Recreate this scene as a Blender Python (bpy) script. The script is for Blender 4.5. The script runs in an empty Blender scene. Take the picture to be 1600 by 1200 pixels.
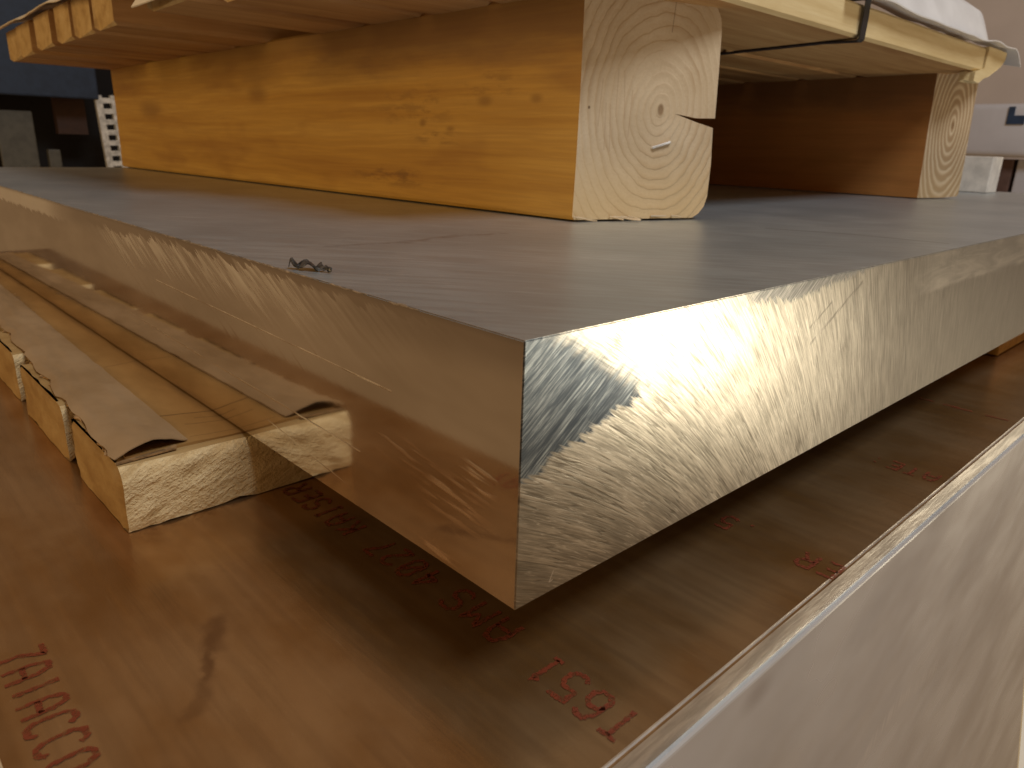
import bpy, bmesh, math, random
from mathutils import Vector, Matrix, noise
random.seed(7)
S = bpy.context.scene
COL = S.collection

# ------------------------------------------------------------------ camera
cam_d = bpy.data.cameras.new('camera'); cam = bpy.data.objects.new('camera', cam_d); COL.objects.link(cam)
CR = Matrix(((0.72667687, 0.19228811, -0.65951953),
             (-0.68627869, 0.24654249, -0.68427945),
             (0.03102078, 0.94986424, 0.31111996)))
cam.matrix_world = Matrix.Translation((-0.15893381, -0.15970805, 0.19934994)) @ CR.to_4x4()
cam_d.sensor_width = 36; cam_d.lens = 1149 / 1600 * 36
cam_d.clip_start = 0.01; cam_d.clip_end = 60
cam_d.dof.use_dof = True; cam_d.dof.focus_distance = 0.36; cam_d.dof.aperture_fstop = 20
S.camera = cam

# ------------------------------------------------------------------ world + lamps
w = bpy.data.worlds.new('World'); S.world = w; w.use_nodes = True
wb = w.node_tree.nodes['Background']
wb.inputs[0].default_value = (0.35, 0.205, 0.098, 1); wb.inputs[1].default_value = 0.55

def area(name, loc, target, sx, sy, power, col, spread=180):
    l = bpy.data.lights.new(name, 'AREA'); l.shape = 'RECTANGLE'; l.size = sx; l.size_y = sy
    l.energy = power; l.color = col; l.spread = math.radians(spread)
    o = bpy.data.objects.new(name, l); COL.objects.link(o); o.location = loc
    o.rotation_euler = (Vector(target) - Vector(loc)).to_track_quat('-Z', 'Y').to_euler()
    return o
area('doorway_light', (2.22, -1.60, -0.46), (0.15, 0, 0.10), 0.44, 0.44, 12, (1.0, 0.87, 0.63))
area('warm_lamp', (-2.1, 0.55, 0.60), (0.2, 0.6, 0.2), 1.5, 1.0, 20, (1.0, 0.72, 0.38))
area('overhead_lamp', (0.22, -1.45, 2.5), (0.2, 0.2, 0.1), 1.0, 0.8, 50, (0.88, 0.94, 1.0))

S.view_settings.view_transform = 'Standard'; S.view_settings.look = 'None'
S.view_settings.exposure = 0; S.view_settings.gamma = 1; S.view_settings.use_curve_mapping = False
S.render.engine = 'CYCLES'

# ------------------------------------------------------------------ shader helper
class G:
    def __init__(s, name):
        s.m = bpy.data.materials.new(name); s.m.use_nodes = True
        s.t = s.m.node_tree; s.n = s.t.nodes; s.b = s.n['Principled BSDF']
    def put(s, sock, v):
        if isinstance(v, (int, float)): sock.default_value = v
        elif isinstance(v, tuple):
            sock.default_value = v if len(sock.default_value) == len(v) else (*v, 1)
        else: s.t.links.new(v, sock)
    def ma(s, op, a, b=0.0, c=None, clamp=False):
        n = s.n.new('ShaderNodeMath'); n.operation = op; n.use_clamp = clamp
        s.put(n.inputs[0], a); s.put(n.inputs[1], b)
        if c is not None: s.put(n.inputs[2], c)
        return n.outputs[0]
    def add(s, a, b): return s.ma('ADD', a, b)
    def sub(s, a, b): return s.ma('SUBTRACT', a, b)
    def mul(s, a, b): return s.ma('MULTIPLY', a, b)
    def mx(s, a, b): return s.ma('MAXIMUM', a, b)
    def inv(s, a): return s.ma('SUBTRACT', 1.0, a)
    def sst(s, v, lo, hi):            # smoothstep lo..hi -> 0..1 (lo may exceed hi)
        n = s.n.new('ShaderNodeMapRange'); n.interpolation_type = 'SMOOTHSTEP'
        s.put(n.inputs[0], v)
        if lo < hi: n.inputs[1].default_value = lo; n.inputs[2].default_value = hi; n.inputs[3].default_value = 0; n.inputs[4].default_value = 1
        else: n.inputs[1].default_value = hi; n.inputs[2].default_value = lo; n.inputs[3].default_value = 1; n.inputs[4].default_value = 0
        return n.outputs[0]
    def lerp(s, v, a, b):
        n = s.n.new('ShaderNodeMapRange'); s.put(n.inputs[0], v); n.inputs[3].default_value = a; n.inputs[4].default_value = b
        return n.outputs[0]
    def mix(s, f, a, b, blend='MIX'):
        n = s.n.new('ShaderNodeMix'); n.data_type = 'RGBA'; n.blend_type = blend
        s.put(n.inputs[0], f); s.put(n.inputs[6], a); s.put(n.inputs[7], b); return n.outputs[2]
    def pos(s):
        g = s.n.new('ShaderNodeNewGeometry'); return g.outputs['Position']
    def obj(s):
        g = s.n.new('ShaderNodeTexCoord'); return g.outputs['Object']
    def sep(s, v):
        n = s.n.new('ShaderNodeSeparateXYZ'); s.put(n.inputs[0], v); return n.outputs
    def com(s, x, y, z=0.0):
        n = s.n.new('ShaderNodeCombineXYZ'); s.put(n.inputs[0], x); s.put(n.inputs[1], y); s.put(n.inputs[2], z); return n.outputs[0]
    def noi(s, v, scale=1.0, detail=3.0, rough=0.55, dist=0.0):
        n = s.n.new('ShaderNodeTexNoise'); s.put(n.inputs['Vector'], v); n.inputs['Scale'].default_value = scale
        n.inputs['Detail'].default_value = detail; n.inputs['Roughness'].default_value = rough; n.inputs['Distortion'].default_value = dist
        return n.outputs['Fac']
    def ramp(s, f, stops):
        n = s.n.new('ShaderNodeValToRGB'); s.put(n.inputs[0], f); e = n.color_ramp.elements
        while len(e) < len(stops): e.new(0.5)
        for i, (p, c) in enumerate(stops): e[i].position = p; e[i].color = (*c, 1)
        return n.outputs[0]
    def ell(s, x, y, cx, cy, rx, ry, soft=0.5):   # soft ellipse mask
        a = s.ma('DIVIDE', s.sub(x, cx), rx); b = s.ma('DIVIDE', s.sub(y, cy), ry)
        d = s.ma('SQRT', s.add(s.mul(a, a), s.mul(b, b)))
        return s.sst(d, 1 + soft, 1 - soft)
    def seg(s, x, y, ax, ay, bx, by, w0, w1):     # soft line segment mask
        dx, dy = bx - ax, by - ay; L2 = dx * dx + dy * dy
        px = s.sub(x, ax); py = s.sub(y, ay)
        h = s.ma('DIVIDE', s.add(s.mul(px, dx), s.mul(py, dy)), L2, clamp=True)
        qx = s.sub(px, s.mul(h, dx)); qy = s.sub(py, s.mul(h, dy))
        return s.sst(s.ma('SQRT', s.add(s.mul(qx, qx), s.mul(qy, qy))), w1, w0)
    def bump(s, h, strength, dist):
        n = s.n.new('ShaderNodeBump'); n.inputs['Strength'].default_value = strength; n.inputs['Distance'].default_value = dist
        s.put(n.inputs['Height'], h); s.put(s.b.inputs['Normal'], n.outputs[0]); return n.outputs[0]
    def out(s, color=None, rough=None, metal=None, **kw):
        if color is not None: s.put(s.b.inputs['Base Color'], color)
        if rough is not None: s.put(s.b.inputs['Roughness'], rough)
        if metal is not None: s.put(s.b.inputs['Metallic'], metal)
        for k, v in kw.items(): s.put(s.b.inputs[k.replace('_', ' ')], v)
        return s.m

# ------------------------------------------------------------------ metals
def mat_sawn():          # plate end with circular saw marks (faces -Y), coordinates x,z
    g = G('aluminium_sawn'); p = g.sep(g.pos()); x, z = p[0], p[2]
    F = g.mul(x, g.add(0.5, g.mul(x, g.add(1.0, g.mul(x, 3.5)))))
    wob = g.noi(g.com(g.mul(x, 14), g.mul(z, 14)), 1, 2)
    u = g.add(g.add(z, F), g.mul(wob, 0.0012)); v = g.sub(x, g.mul(z, 0.8))
    s1 = g.noi(g.com(g.mul(u, 380), g.mul(v, 24)), 1, 3, 0.6)
    s2 = g.noi(g.com(g.mul(u, 1000), g.mul(v, 42), 3.3), 1, 3, 0.65)
    s3 = g.noi(g.com(g.mul(u, 70), g.mul(v, 18), 7.1), 1, 3, 0.6)
    u2 = g.sub(z, g.mul(x, 0.75)); v2 = g.add(x, g.mul(z, 0.75))
    t1 = g.noi(g.com(g.mul(u2, 900), g.mul(v2, 45)), 1, 3, 0.7)
    t2 = g.noi(g.com(g.mul(u2, 260), g.mul(v2, 30), 4), 1, 3, 0.6)
    streak = g.add(g.mul(s1, 0.35), g.mul(s2, 0.65))
    la = g.noi(g.com(g.mul(u, 420), g.mul(v, 17), 11), 1, 1, 0.4); lb = g.noi(g.com(g.mul(u, 700), g.mul(v, 30), 17), 1, 1, 0.4)
    lm = g.noi(g.com(g.mul(x, 40), g.mul(z, 40), 2), 1, 2)
    dline = g.mul(g.sst(g.ma('ABSOLUTE', g.sub(la, 0.5)), 0.035, 0.004), g.sst(lm, 0.36, 0.56))
    bline = g.mul(g.sst(g.ma('ABSOLUTE', g.sub(lb, 0.55)), 0.030, 0.004), g.sst(lm, 0.64, 0.44))
    # worn spot by the corner, its dark blue reflection painted as base colour
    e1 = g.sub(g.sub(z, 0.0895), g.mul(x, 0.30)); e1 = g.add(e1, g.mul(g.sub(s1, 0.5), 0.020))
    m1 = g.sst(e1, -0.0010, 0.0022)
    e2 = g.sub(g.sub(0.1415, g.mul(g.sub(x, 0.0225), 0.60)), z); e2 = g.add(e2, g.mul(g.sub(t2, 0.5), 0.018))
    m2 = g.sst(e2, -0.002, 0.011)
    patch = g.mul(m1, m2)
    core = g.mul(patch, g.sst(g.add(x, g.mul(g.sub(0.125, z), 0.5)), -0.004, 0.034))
    # second worn spot along the upper edge
    e3 = g.add(g.sub(z, g.add(0.1305, g.mul(g.ma('ABSOLUTE', g.sub(x, 0.185)), 0.09))), g.mul(g.sub(s1, 0.5), 0.016))
    p2 = g.mul(g.sst(e3, 0.0, 0.002), g.mul(g.sst(x, 0.125, 0.15), g.sst(x, 0.34, 0.26)))
    # deep marks
    deep = g.mx(g.seg(x, z, 0.209, 0.1055, 0.262, 0.132, 0.0003, 0.0016), g.seg(x, z, 0.205, 0.1145, 0.226, 0.125, 0.0002, 0.0011))
    deep = g.mul(deep, g.sst(t1, 0.35, 0.6))
    # far darker ground zone and its ridge
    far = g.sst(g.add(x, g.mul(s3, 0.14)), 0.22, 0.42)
    band = g.mul(g.sst(g.add(z, g.mul(g.sub(g.noi(g.com(g.mul(x, 30), g.mul(z, 30)), 1, 3), 0.5), 0.008)), 0.1125, 0.1165), g.sst(x, 0.33, 0.40))
    curl = g.noi(g.com(g.mul(x, 16), g.mul(z, 110)), 1, 4, 0.6, 0.9)
    c = g.mix(g.sst(streak, 0.34, 0.66), (0.31, 0.30, 0.27), (0.72, 0.69, 0.63))
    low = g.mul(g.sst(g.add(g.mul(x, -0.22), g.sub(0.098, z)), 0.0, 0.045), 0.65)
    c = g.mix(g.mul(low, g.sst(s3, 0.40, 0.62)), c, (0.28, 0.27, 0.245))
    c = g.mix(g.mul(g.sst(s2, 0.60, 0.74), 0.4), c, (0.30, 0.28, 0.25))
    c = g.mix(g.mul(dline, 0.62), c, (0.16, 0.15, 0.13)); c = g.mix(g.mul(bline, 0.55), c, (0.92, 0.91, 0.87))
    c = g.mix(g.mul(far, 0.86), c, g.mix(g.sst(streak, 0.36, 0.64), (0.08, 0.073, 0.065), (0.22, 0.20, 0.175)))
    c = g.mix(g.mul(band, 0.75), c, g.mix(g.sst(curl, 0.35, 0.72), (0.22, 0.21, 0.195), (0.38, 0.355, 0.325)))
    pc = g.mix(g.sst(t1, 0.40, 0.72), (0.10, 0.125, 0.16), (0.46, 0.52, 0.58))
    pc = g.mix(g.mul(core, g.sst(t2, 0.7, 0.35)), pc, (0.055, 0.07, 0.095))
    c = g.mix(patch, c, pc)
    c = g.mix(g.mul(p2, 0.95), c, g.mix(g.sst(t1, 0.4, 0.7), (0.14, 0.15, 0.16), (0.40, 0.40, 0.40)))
    c = g.mix(g.mul(deep, 0.8), c, (0.12, 0.11, 0.10))
    tick = g.mx(g.seg(x, z, 0.0175, 0.0445, 0.0195, 0.0485, 0.0001, 0.0004), g.seg(x, z, 0.0175, 0.0445, 0.0192, 0.0449, 0.0001, 0.0004))
    c = g.mix(g.mul(tick, 0.7), c, (0.9, 0.9, 0.9))
    rough = g.add(g.lerp(s1, 0.26, 0.34), g.mul(far, 0.08))
    rough = g.add(rough, g.mul(patch, 0.06))
    h = g.add(g.mul(g.sub(streak, g.mul(dline, 0.5)), g.inv(patch)), g.mul(g.mul(t1, patch), 1.0))
    h = g.add(h, g.mul(band, g.mul(curl, 0.6)))
    g.bump(h, 0.07, 0.0008)
    return g.out(c, rough, 1.0)

def mat_mirror():        # long side of the plate (faces -X), coordinates y,z
    g = G('aluminium_polished_side'); p = g.sep(g.pos()); y, z = p[1], p[2]
    d = g.add(z, g.mul(y, -0.55)); e = g.add(y, g.mul(z, 0.55))
    st = g.noi(g.com(g.mul(d, 260), g.mul(e, 16)), 1, 3, 0.6)
    d2 = g.add(z, g.mul(y, 0.30)); e2 = g.sub(y, g.mul(z, 0.30))
    cl = g.noi(g.com(g.mul(y, 9), g.mul(z, 30)), 1, 3, 0.55)
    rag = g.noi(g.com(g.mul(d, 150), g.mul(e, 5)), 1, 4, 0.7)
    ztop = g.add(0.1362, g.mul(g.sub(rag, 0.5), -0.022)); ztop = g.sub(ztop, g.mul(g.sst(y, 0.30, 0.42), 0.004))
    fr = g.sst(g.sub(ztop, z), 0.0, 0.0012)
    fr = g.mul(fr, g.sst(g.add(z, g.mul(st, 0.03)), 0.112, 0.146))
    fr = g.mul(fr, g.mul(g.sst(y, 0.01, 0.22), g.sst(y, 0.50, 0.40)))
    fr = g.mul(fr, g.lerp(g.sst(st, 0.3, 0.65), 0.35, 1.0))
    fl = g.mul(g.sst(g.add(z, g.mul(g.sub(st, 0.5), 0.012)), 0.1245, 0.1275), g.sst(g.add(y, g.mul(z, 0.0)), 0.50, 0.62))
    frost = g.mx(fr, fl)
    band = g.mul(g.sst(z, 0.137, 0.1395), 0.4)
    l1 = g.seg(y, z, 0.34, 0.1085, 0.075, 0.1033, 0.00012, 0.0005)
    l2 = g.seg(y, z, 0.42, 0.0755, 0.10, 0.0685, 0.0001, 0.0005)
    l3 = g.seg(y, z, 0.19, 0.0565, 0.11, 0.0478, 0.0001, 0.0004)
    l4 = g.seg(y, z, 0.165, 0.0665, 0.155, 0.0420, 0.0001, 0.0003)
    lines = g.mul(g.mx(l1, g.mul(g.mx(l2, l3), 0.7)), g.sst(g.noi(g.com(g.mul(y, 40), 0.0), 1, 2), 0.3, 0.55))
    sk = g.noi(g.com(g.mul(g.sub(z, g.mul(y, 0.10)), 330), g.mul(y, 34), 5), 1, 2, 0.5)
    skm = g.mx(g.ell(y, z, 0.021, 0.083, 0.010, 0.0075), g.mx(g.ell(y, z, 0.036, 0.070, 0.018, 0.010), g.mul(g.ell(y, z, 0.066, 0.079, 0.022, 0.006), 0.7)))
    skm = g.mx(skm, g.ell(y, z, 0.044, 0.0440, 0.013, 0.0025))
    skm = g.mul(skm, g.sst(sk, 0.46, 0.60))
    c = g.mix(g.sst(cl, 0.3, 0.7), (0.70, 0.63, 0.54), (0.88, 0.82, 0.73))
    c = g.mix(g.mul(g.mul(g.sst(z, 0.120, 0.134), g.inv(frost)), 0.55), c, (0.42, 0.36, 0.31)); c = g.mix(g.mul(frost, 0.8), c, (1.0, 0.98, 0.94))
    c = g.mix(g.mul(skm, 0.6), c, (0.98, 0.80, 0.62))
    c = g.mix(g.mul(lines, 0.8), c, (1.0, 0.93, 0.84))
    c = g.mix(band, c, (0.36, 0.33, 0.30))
    r = g.lerp(cl, 0.035, 0.10); r = g.add(r, g.mul(frost, 0.34)); r = g.add(r, g.mul(skm, 0.22)); r = g.add(r, g.mul(lines, 0.3))
    g.bump(g.add(g.mul(st, g.add(0.05, frost)), g.add(g.mul(skm, 0.4), g.mul(lines, 1.0))), 0.16, 0.0008)
    return g.out(c, r, 1.0)

def mat_top():           # scuffed mill finish (faces +Z)
    g = G('aluminium_mill_top'); p = g.sep(g.pos()); x, y = p[0], p[1]
    a = g.add(x, g.mul(y, 0.8)); b = g.sub(x, g.mul(y, 0.8))
    st = g.noi(g.com(g.mul(a, 600), g.mul(b, 40)), 1, 3, 0.7)
    st2 = g.noi(g.com(g.mul(a, 150), g.mul(b, 16), 3), 1, 3, 0.6)
    big = g.noi(g.com(g.mul(x, 7), g.mul(y, 7)), 1, 3, 0.55)
    c = g.mix(g.sst(big, 0.3, 0.7), (0.46, 0.52, 0.55), (0.60, 0.655, 0.68))
    c = g.mix(g.mul(g.sst(st, 0.56, 0.72), g.lerp(g.sst(big, 0.35, 0.65), 0.25, 0.75)), c, (0.82, 0.86, 0.90))
    c = g.mix(g.mul(g.sst(st2, 0.62, 0.40), 0.28), c, (0.30, 0.30, 0.31))
    nn = g.noi(g.com(g.mul(x, 55), g.mul(y, 55)), 1, 3)
    wy = g.add(y, g.mul(g.sub(nn, 0.5), 0.016))
    red = g.mx(g.seg(x, wy, 0.058, 0.219, 0.105, 0.213, 0.0008, 0.006), g.mx(g.seg(x, wy, 0.105, 0.213, 0.160, 0.224, 0.0012, 0.008), g.seg(x, wy, 0.155, 0.222, 0.19, 0.217, 0.0008, 0.006)))
    c = g.mix(g.mul(red, g.mul(g.sst(nn, 0.3, 0.6), 0.45)), c, (0.16, 0.105, 0.095))
    dk = g.mx(g.seg(x, y, 0.41, 0.137, 0.435, 0.08, 0.0006, 0.004), g.seg(x, y, 0.435, 0.08, 0.442, 0.014, 0.0005, 0.0035))
    c = g.mix(g.mul(dk, 0.5), c, (0.14, 0.13, 0.12))
    r = g.lerp(st2, 0.32, 0.42)
    g.bump(st, 0.10, 0.0008)
    return g.out(c, r, 0.78)

def mat_marked():        # lower plate with a mottled brown tint
    g = G('aluminium_brown_tint'); p = g.sep(g.pos()); x, y = p[0], p[1]
    st = g.noi(g.com(g.mul(x, 700), g.mul(y, 22)), 1, 3, 0.7)
    st2 = g.noi(g.com(g.mul(x, 150), g.mul(y, 9), 2), 1, 3, 0.6)
    big = g.noi(g.com(g.mul(x, 13), g.mul(y, 8)), 1, 4, 0.6)
    mot = g.noi(g.com(g.mul(x, 45), g.mul(y, 26), 8), 1, 4, 0.6)
    c = g.mix(g.sst(g.add(g.mul(big, 0.9), g.mul(mot, 0.10)), 0.33, 0.67), (0.36, 0.180, 0.055), (0.54, 0.345, 0.175))
    dust = g.sst(g.noi(g.com(g.mul(x, 900), g.mul(y, 900)), 1, 2, 0.5), 0.735, 0.76)
    c = g.mix(g.mul(dust, 0.6), c, (0.80, 0.68, 0.50))
    c = g.mix(g.mul(g.sst(st, 0.64, 0.80), 0.35), c, (0.85, 0.62, 0.36))
    c = g.mix(g.mul(g.sst(st2, 0.60, 0.38), 0.22), c, (0.24, 0.14, 0.07))
    nn = g.noi(g.com(g.mul(x, 90), g.mul(y, 90)), 1, 3)
    wx = g.add(x, g.mul(g.sub(nn, 0.5), 0.014))
    s = g.mx(g.seg(wx, y, -0.062, 0.118, -0.070, 0.104, 0.001, 0.008), g.seg(wx, y, -0.072, 0.103, -0.079, 0.087, 0.0005, 0.004))
    s = g.mx(s, g.mul(g.seg(wx, y, -0.079, 0.087, -0.090, 0.072, 0.0005, 0.005), 0.6))
    c = g.mix(g.mul(s, 0.55), c, (0.16, 0.075, 0.035))
    g.bump(g.add(st, st2), 0.07, 0.0008)
    return g.out(c, g.add(g.lerp(st2, 0.15, 0.25), g.mul(mot, 0.08)), 0.82)

def mat_side_silver():   # cut edge faces of the stack, facing -Y
    g = G('aluminium_cut_edge'); p = g.sep(g.pos()); x, z = p[0], p[2]
    rip = g.noi(g.com(g.mul(x, 420), g.mul(z, 16)), 1, 2, 0.6)
    big = g.noi(g.com(g.mul(x, 7), g.mul(z, 12)), 1, 3, 0.5)
    c = g.mix(g.sst(big, 0.3, 0.7), (0.62, 0.635, 0.655), (0.76, 0.775, 0.79))
    sp = g.ell(x, z, 0.108, -0.0285, 0.010, 0.006, 0.9)
    c = g.mix(g.mul(sp, 0.35), c, (0.28, 0.23, 0.21))
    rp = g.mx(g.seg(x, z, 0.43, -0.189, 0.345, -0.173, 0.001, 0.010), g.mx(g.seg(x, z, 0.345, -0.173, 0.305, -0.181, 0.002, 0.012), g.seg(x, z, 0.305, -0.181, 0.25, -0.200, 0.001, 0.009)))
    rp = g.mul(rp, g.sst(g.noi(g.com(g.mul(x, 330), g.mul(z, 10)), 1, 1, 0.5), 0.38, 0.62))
    c = g.mix(g.mul(rp, 0.6), c, (0.86, 0.86, 0.86))  # wavy highlights painted into the colour as paler ripple strips
    hw = g.noi(g.com(g.mul(x, 13), g.mul(z, 16), 4), 1, 2, 0.5)
    g.bump(g.add(g.mul(rip, 0.03), g.mul(hw, 3.0)), 0.16, 0.004)
    return g.out(c, g.lerp(big, 0.20, 0.32), 0.58)

def mat_edge_band():
    g = G('aluminium_sheared_edge'); p = g.sep(g.pos()); x, z = p[0], p[2]
    n1 = g.noi(g.com(g.mul(x, 130), g.mul(z, 260)), 1, 4, 0.65)
    n2 = g.noi(g.com(g.mul(x, 22), g.mul(z, 120), 2), 1, 3, 0.6)
    c = g.mix(g.sst(n2, 0.35, 0.65), (0.60, 0.59, 0.57), (0.84, 0.82, 0.78))
    g.bump(g.add(g.mul(n1, 0.35), n2), 0.35, 0.002)
    return g.out(c, g.lerp(n2, 0.28, 0.45), 0.85)

def mat_bright_edge():
    g = G('aluminium_bright_arris'); return g.out((0.9, 0.88, 0.84), 0.3, 1.0)

# ------------------------------------------------------------------ wood, paper, misc
def mat_beam(dark=False):      # object coords: x across, y along, z up
    g = G('pine_beam_side_shaded' if dark else 'pine_beam_side'); p = g.sep(g.obj()); x, y, z = p
    wv = g.noi(g.com(g.mul(x, 8), g.mul(y, 2.2), g.mul(z, 8)), 1, 3)
    zz = g.add(z, g.mul(wv, 0.014))
    gr = g.noi(g.com(g.mul(x, 60), g.mul(y, 1.6), g.mul(zz, 48)), 1, 4, 0.55)
    fi = g.noi(g.com(g.mul(x, 300), g.mul(y, 14), g.mul(zz, 420)), 1, 3, 0.6)
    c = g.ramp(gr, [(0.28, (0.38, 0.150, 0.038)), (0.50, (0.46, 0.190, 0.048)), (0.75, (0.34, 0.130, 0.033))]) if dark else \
        g.ramp(gr, [(0.26, (0.35, 0.165, 0.026)), (0.45, (0.47, 0.250, 0.042)), (0.60, (0.53, 0.300, 0.060)), (0.76, (0.40, 0.200, 0.032))])
    c = g.mix(g.mul(g.sst(fi, 0.6, 0.4), 0.20), c, (0.26, 0.12, 0.03))
    bl = g.noi(g.com(g.mul(y, 6), g.mul(z, 16), 3), 1, 3, 0.6)
    c = g.mix(g.mul(g.sst(bl, 0.50, 0.72), 0.45), c, (0.27, 0.115, 0.022))
    # grime on the upper part, with the deck overhang's soft shade painted in
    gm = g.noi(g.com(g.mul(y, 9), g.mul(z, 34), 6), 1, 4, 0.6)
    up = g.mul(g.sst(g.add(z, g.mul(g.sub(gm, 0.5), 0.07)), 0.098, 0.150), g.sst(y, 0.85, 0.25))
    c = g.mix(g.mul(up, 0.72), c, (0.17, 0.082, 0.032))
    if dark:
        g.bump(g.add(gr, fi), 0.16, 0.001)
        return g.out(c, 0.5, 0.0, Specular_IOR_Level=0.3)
    sm = g.noi(g.com(g.mul(y, 30), g.mul(z, 110), 9), 1, 4, 0.65)
    for (cy, cz, ry, rz, k) in ((0.20, 0.088, 0.06, 0.016, 0.35), (0.235, 0.022, 0.06, 0.008, 0.55), (0.10, 0.105, 0.03, 0.010, 0.4), (0.17, 0.060, 0.03, 0.006, 0.5)):
        c = g.mix(g.mul(g.mul(g.ell(y, z, cy, cz, ry, rz, 0.7), g.sst(sm, 0.46, 0.62)), k), c, (0.14, 0.06, 0.02))
    # knots
    for (cy, cz, ry, rz) in ((0.51, 0.105, 0.020, 0.009), (0.845, 0.090, 0.034, 0.011), (0.105, 0.092, 0.008, 0.004), (0.19, 0.0735, 0.004, 0.003), (0.15, 0.0685, 0.005, 0.002), (0.045, 0.093, 0.006, 0.003)):
        kn = g.ell(g.add(y, g.mul(g.sub(wv, 0.5), 0.02)), z, cy, cz, ry, rz, 0.8)
        c = g.mix(g.mul(kn, 0.5), c, (0.17, 0.070, 0.015))
    g.bump(g.add(gr, fi), 0.16, 0.001)
    return g.out(c, 0.48, 0.0, Specular_IOR_Level=0.35)

def mat_endgrain(px, pz, contrast, asp, nring, warm):   # object coords x,z ; pith at px,pz
    g = G('pine_end_grain'); p = g.sep(g.obj()); x, z = p[0], p[2]
    dx = g.ma('DIVIDE', g.sub(x, px), asp); dz = g.sub(z, pz)
    nz = g.noi(g.com(g.mul(x, 22), g.mul(z, 22)), 1, 3, 0.55)
    fine = g.noi(g.com(g.mul(x, 420), g.mul(z, 420)), 1, 3, 0.6)
    r = g.add(g.ma('SQRT', g.add(g.mul(dx, dx), g.mul(dz, dz))), g.mul(g.sub(nz, 0.5), 0.016))
    # wider rings near the pith
    ph = g.mul(g.ma('POWER', g.mul(r, 1.0), 0.9), nring)
    saw = g.ma('FRACT', ph)
    late = g.mul(g.sst(saw, 0.30, 0.85), g.sst(saw, 1.0, 0.88)) if contrast < 0.8 else g.mul(g.sst(saw, 0.05, 0.45), g.sst(saw, 1.0, 0.72))
    vis = g.noi(g.com(g.mul(x, 30), g.mul(z, 12), 5), 1, 3, 0.55)
    lowc = g.ramp(nz, [(0.3, (0.55, 0.42, 0.265)), (0.7, (0.65, 0.515, 0.345))])
    c = g.mix(g.mul(late, g.mul(g.sst(vis, 0.36, 0.70) if contrast < 0.8 else 0.85, contrast)), lowc, (0.40, 0.255, 0.135) if contrast < 0.8 else (0.33, 0.205, 0.10))
    c = g.mix(g.mul(g.sst(fine, 0.45, 0.65), 0.16), c, (0.46, 0.33, 0.2))
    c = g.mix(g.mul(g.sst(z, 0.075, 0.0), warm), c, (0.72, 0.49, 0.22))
    c = g.mix(g.mul(g.ell(x, z, px, pz, 0.0028, 0.0046, 0.4), 0.75), c, (0.20, 0.11, 0.045))
    if contrast < 0.8:
        c = g.mix(g.mul(g.seg(x, z, 0.0815, 0.170, 0.0800, 0.146, 0.0001, 0.0006), 0.7), c, (0.22, 0.13, 0.07))
        c = g.mix(g.mul(g.ell(x, z, 0.0098, 0.0862, 0.0010, 0.0012, 0.3), 0.8), c, (0.12, 0.07, 0.03))
        for k in range(6):
            zz = random.uniform(0.05, 0.12); xx = 0.020 + k * 0.0052
            c = g.mix(g.mul(g.seg(x, z, xx + random.uniform(-.002, .002), zz, xx + random.uniform(-.002, .002), zz + 0.035, 0.0001, 0.0008), 0.45), c, (0.42, 0.28, 0.17))
    g.bump(g.add(g.mul(late, 1.0), fine), 0.35, 0.0012)
    return g.out(c, 0.75, 0.0, Specular_IOR_Level=0.2)

def mat_plank(name, c0, c1, c2, gx, gy, gz, knot=0.5):
    g = G(name); v = g.pos(); p = g.sep(v); x, y, z = p
    wv = g.noi(g.com(g.mul(x, 6), g.mul(y, 6), g.mul(z, 6)), 1, 3)
    gr = g.noi(g.com(g.mul(x, gx), g.add(g.mul(y, gy), g.mul(wv, 1.5)), g.mul(z, gz)), 1, 4, 0.6)
    fi = g.noi(g.com(g.mul(x, gx * 5), g.mul(y, gy * 5), g.mul(z, gz * 5)), 1, 3, 0.6)
    c = g.ramp(gr, [(0.30, c0), (0.50, c1), (0.70, c2)])
    c = g.mix(g.mul(g.sst(fi, 0.62, 0.4), 0.22), c, c0)
    c = g.mix(g.mul(g.sst(wv, 0.58, 0.72), knot), c, tuple(k * 0.35 for k in c0))
    g.bump(g.add(gr, fi), 0.25, 0.0012)
    return g.out(c, 0.62, 0.0, Specular_IOR_Level=0.25)

def mat_rough_end():
    g = G('splintered_pine'); p = g.sep(g.pos()); x, y, z = p
    a = g.sub(z, g.mul(x, 0.45))
    n1 = g.noi(g.com(g.mul(x, 45), g.mul(y, 45), g.mul(a, 190)), 1, 4, 0.65)
    n2 = g.noi(g.com(g.mul(x, 420), g.mul(y, 300), g.mul(z, 420)), 1, 3, 0.7)
    c = g.ramp(n1, [(0.30, (0.44, 0.29, 0.13)), (0.46, (0.68, 0.51, 0.27)), (0.70, (0.78, 0.62, 0.36))])
    c = g.mix(g.mul(g.sst(n2, 0.58, 0.40), 0.25), c, (0.45, 0.29, 0.12))
    g.bump(g.add(g.mul(n1, 1.6), n2), 0.7, 0.003)
    return g.out(c, 0.85, 0.0, Specular_IOR_Level=0.15)

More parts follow.
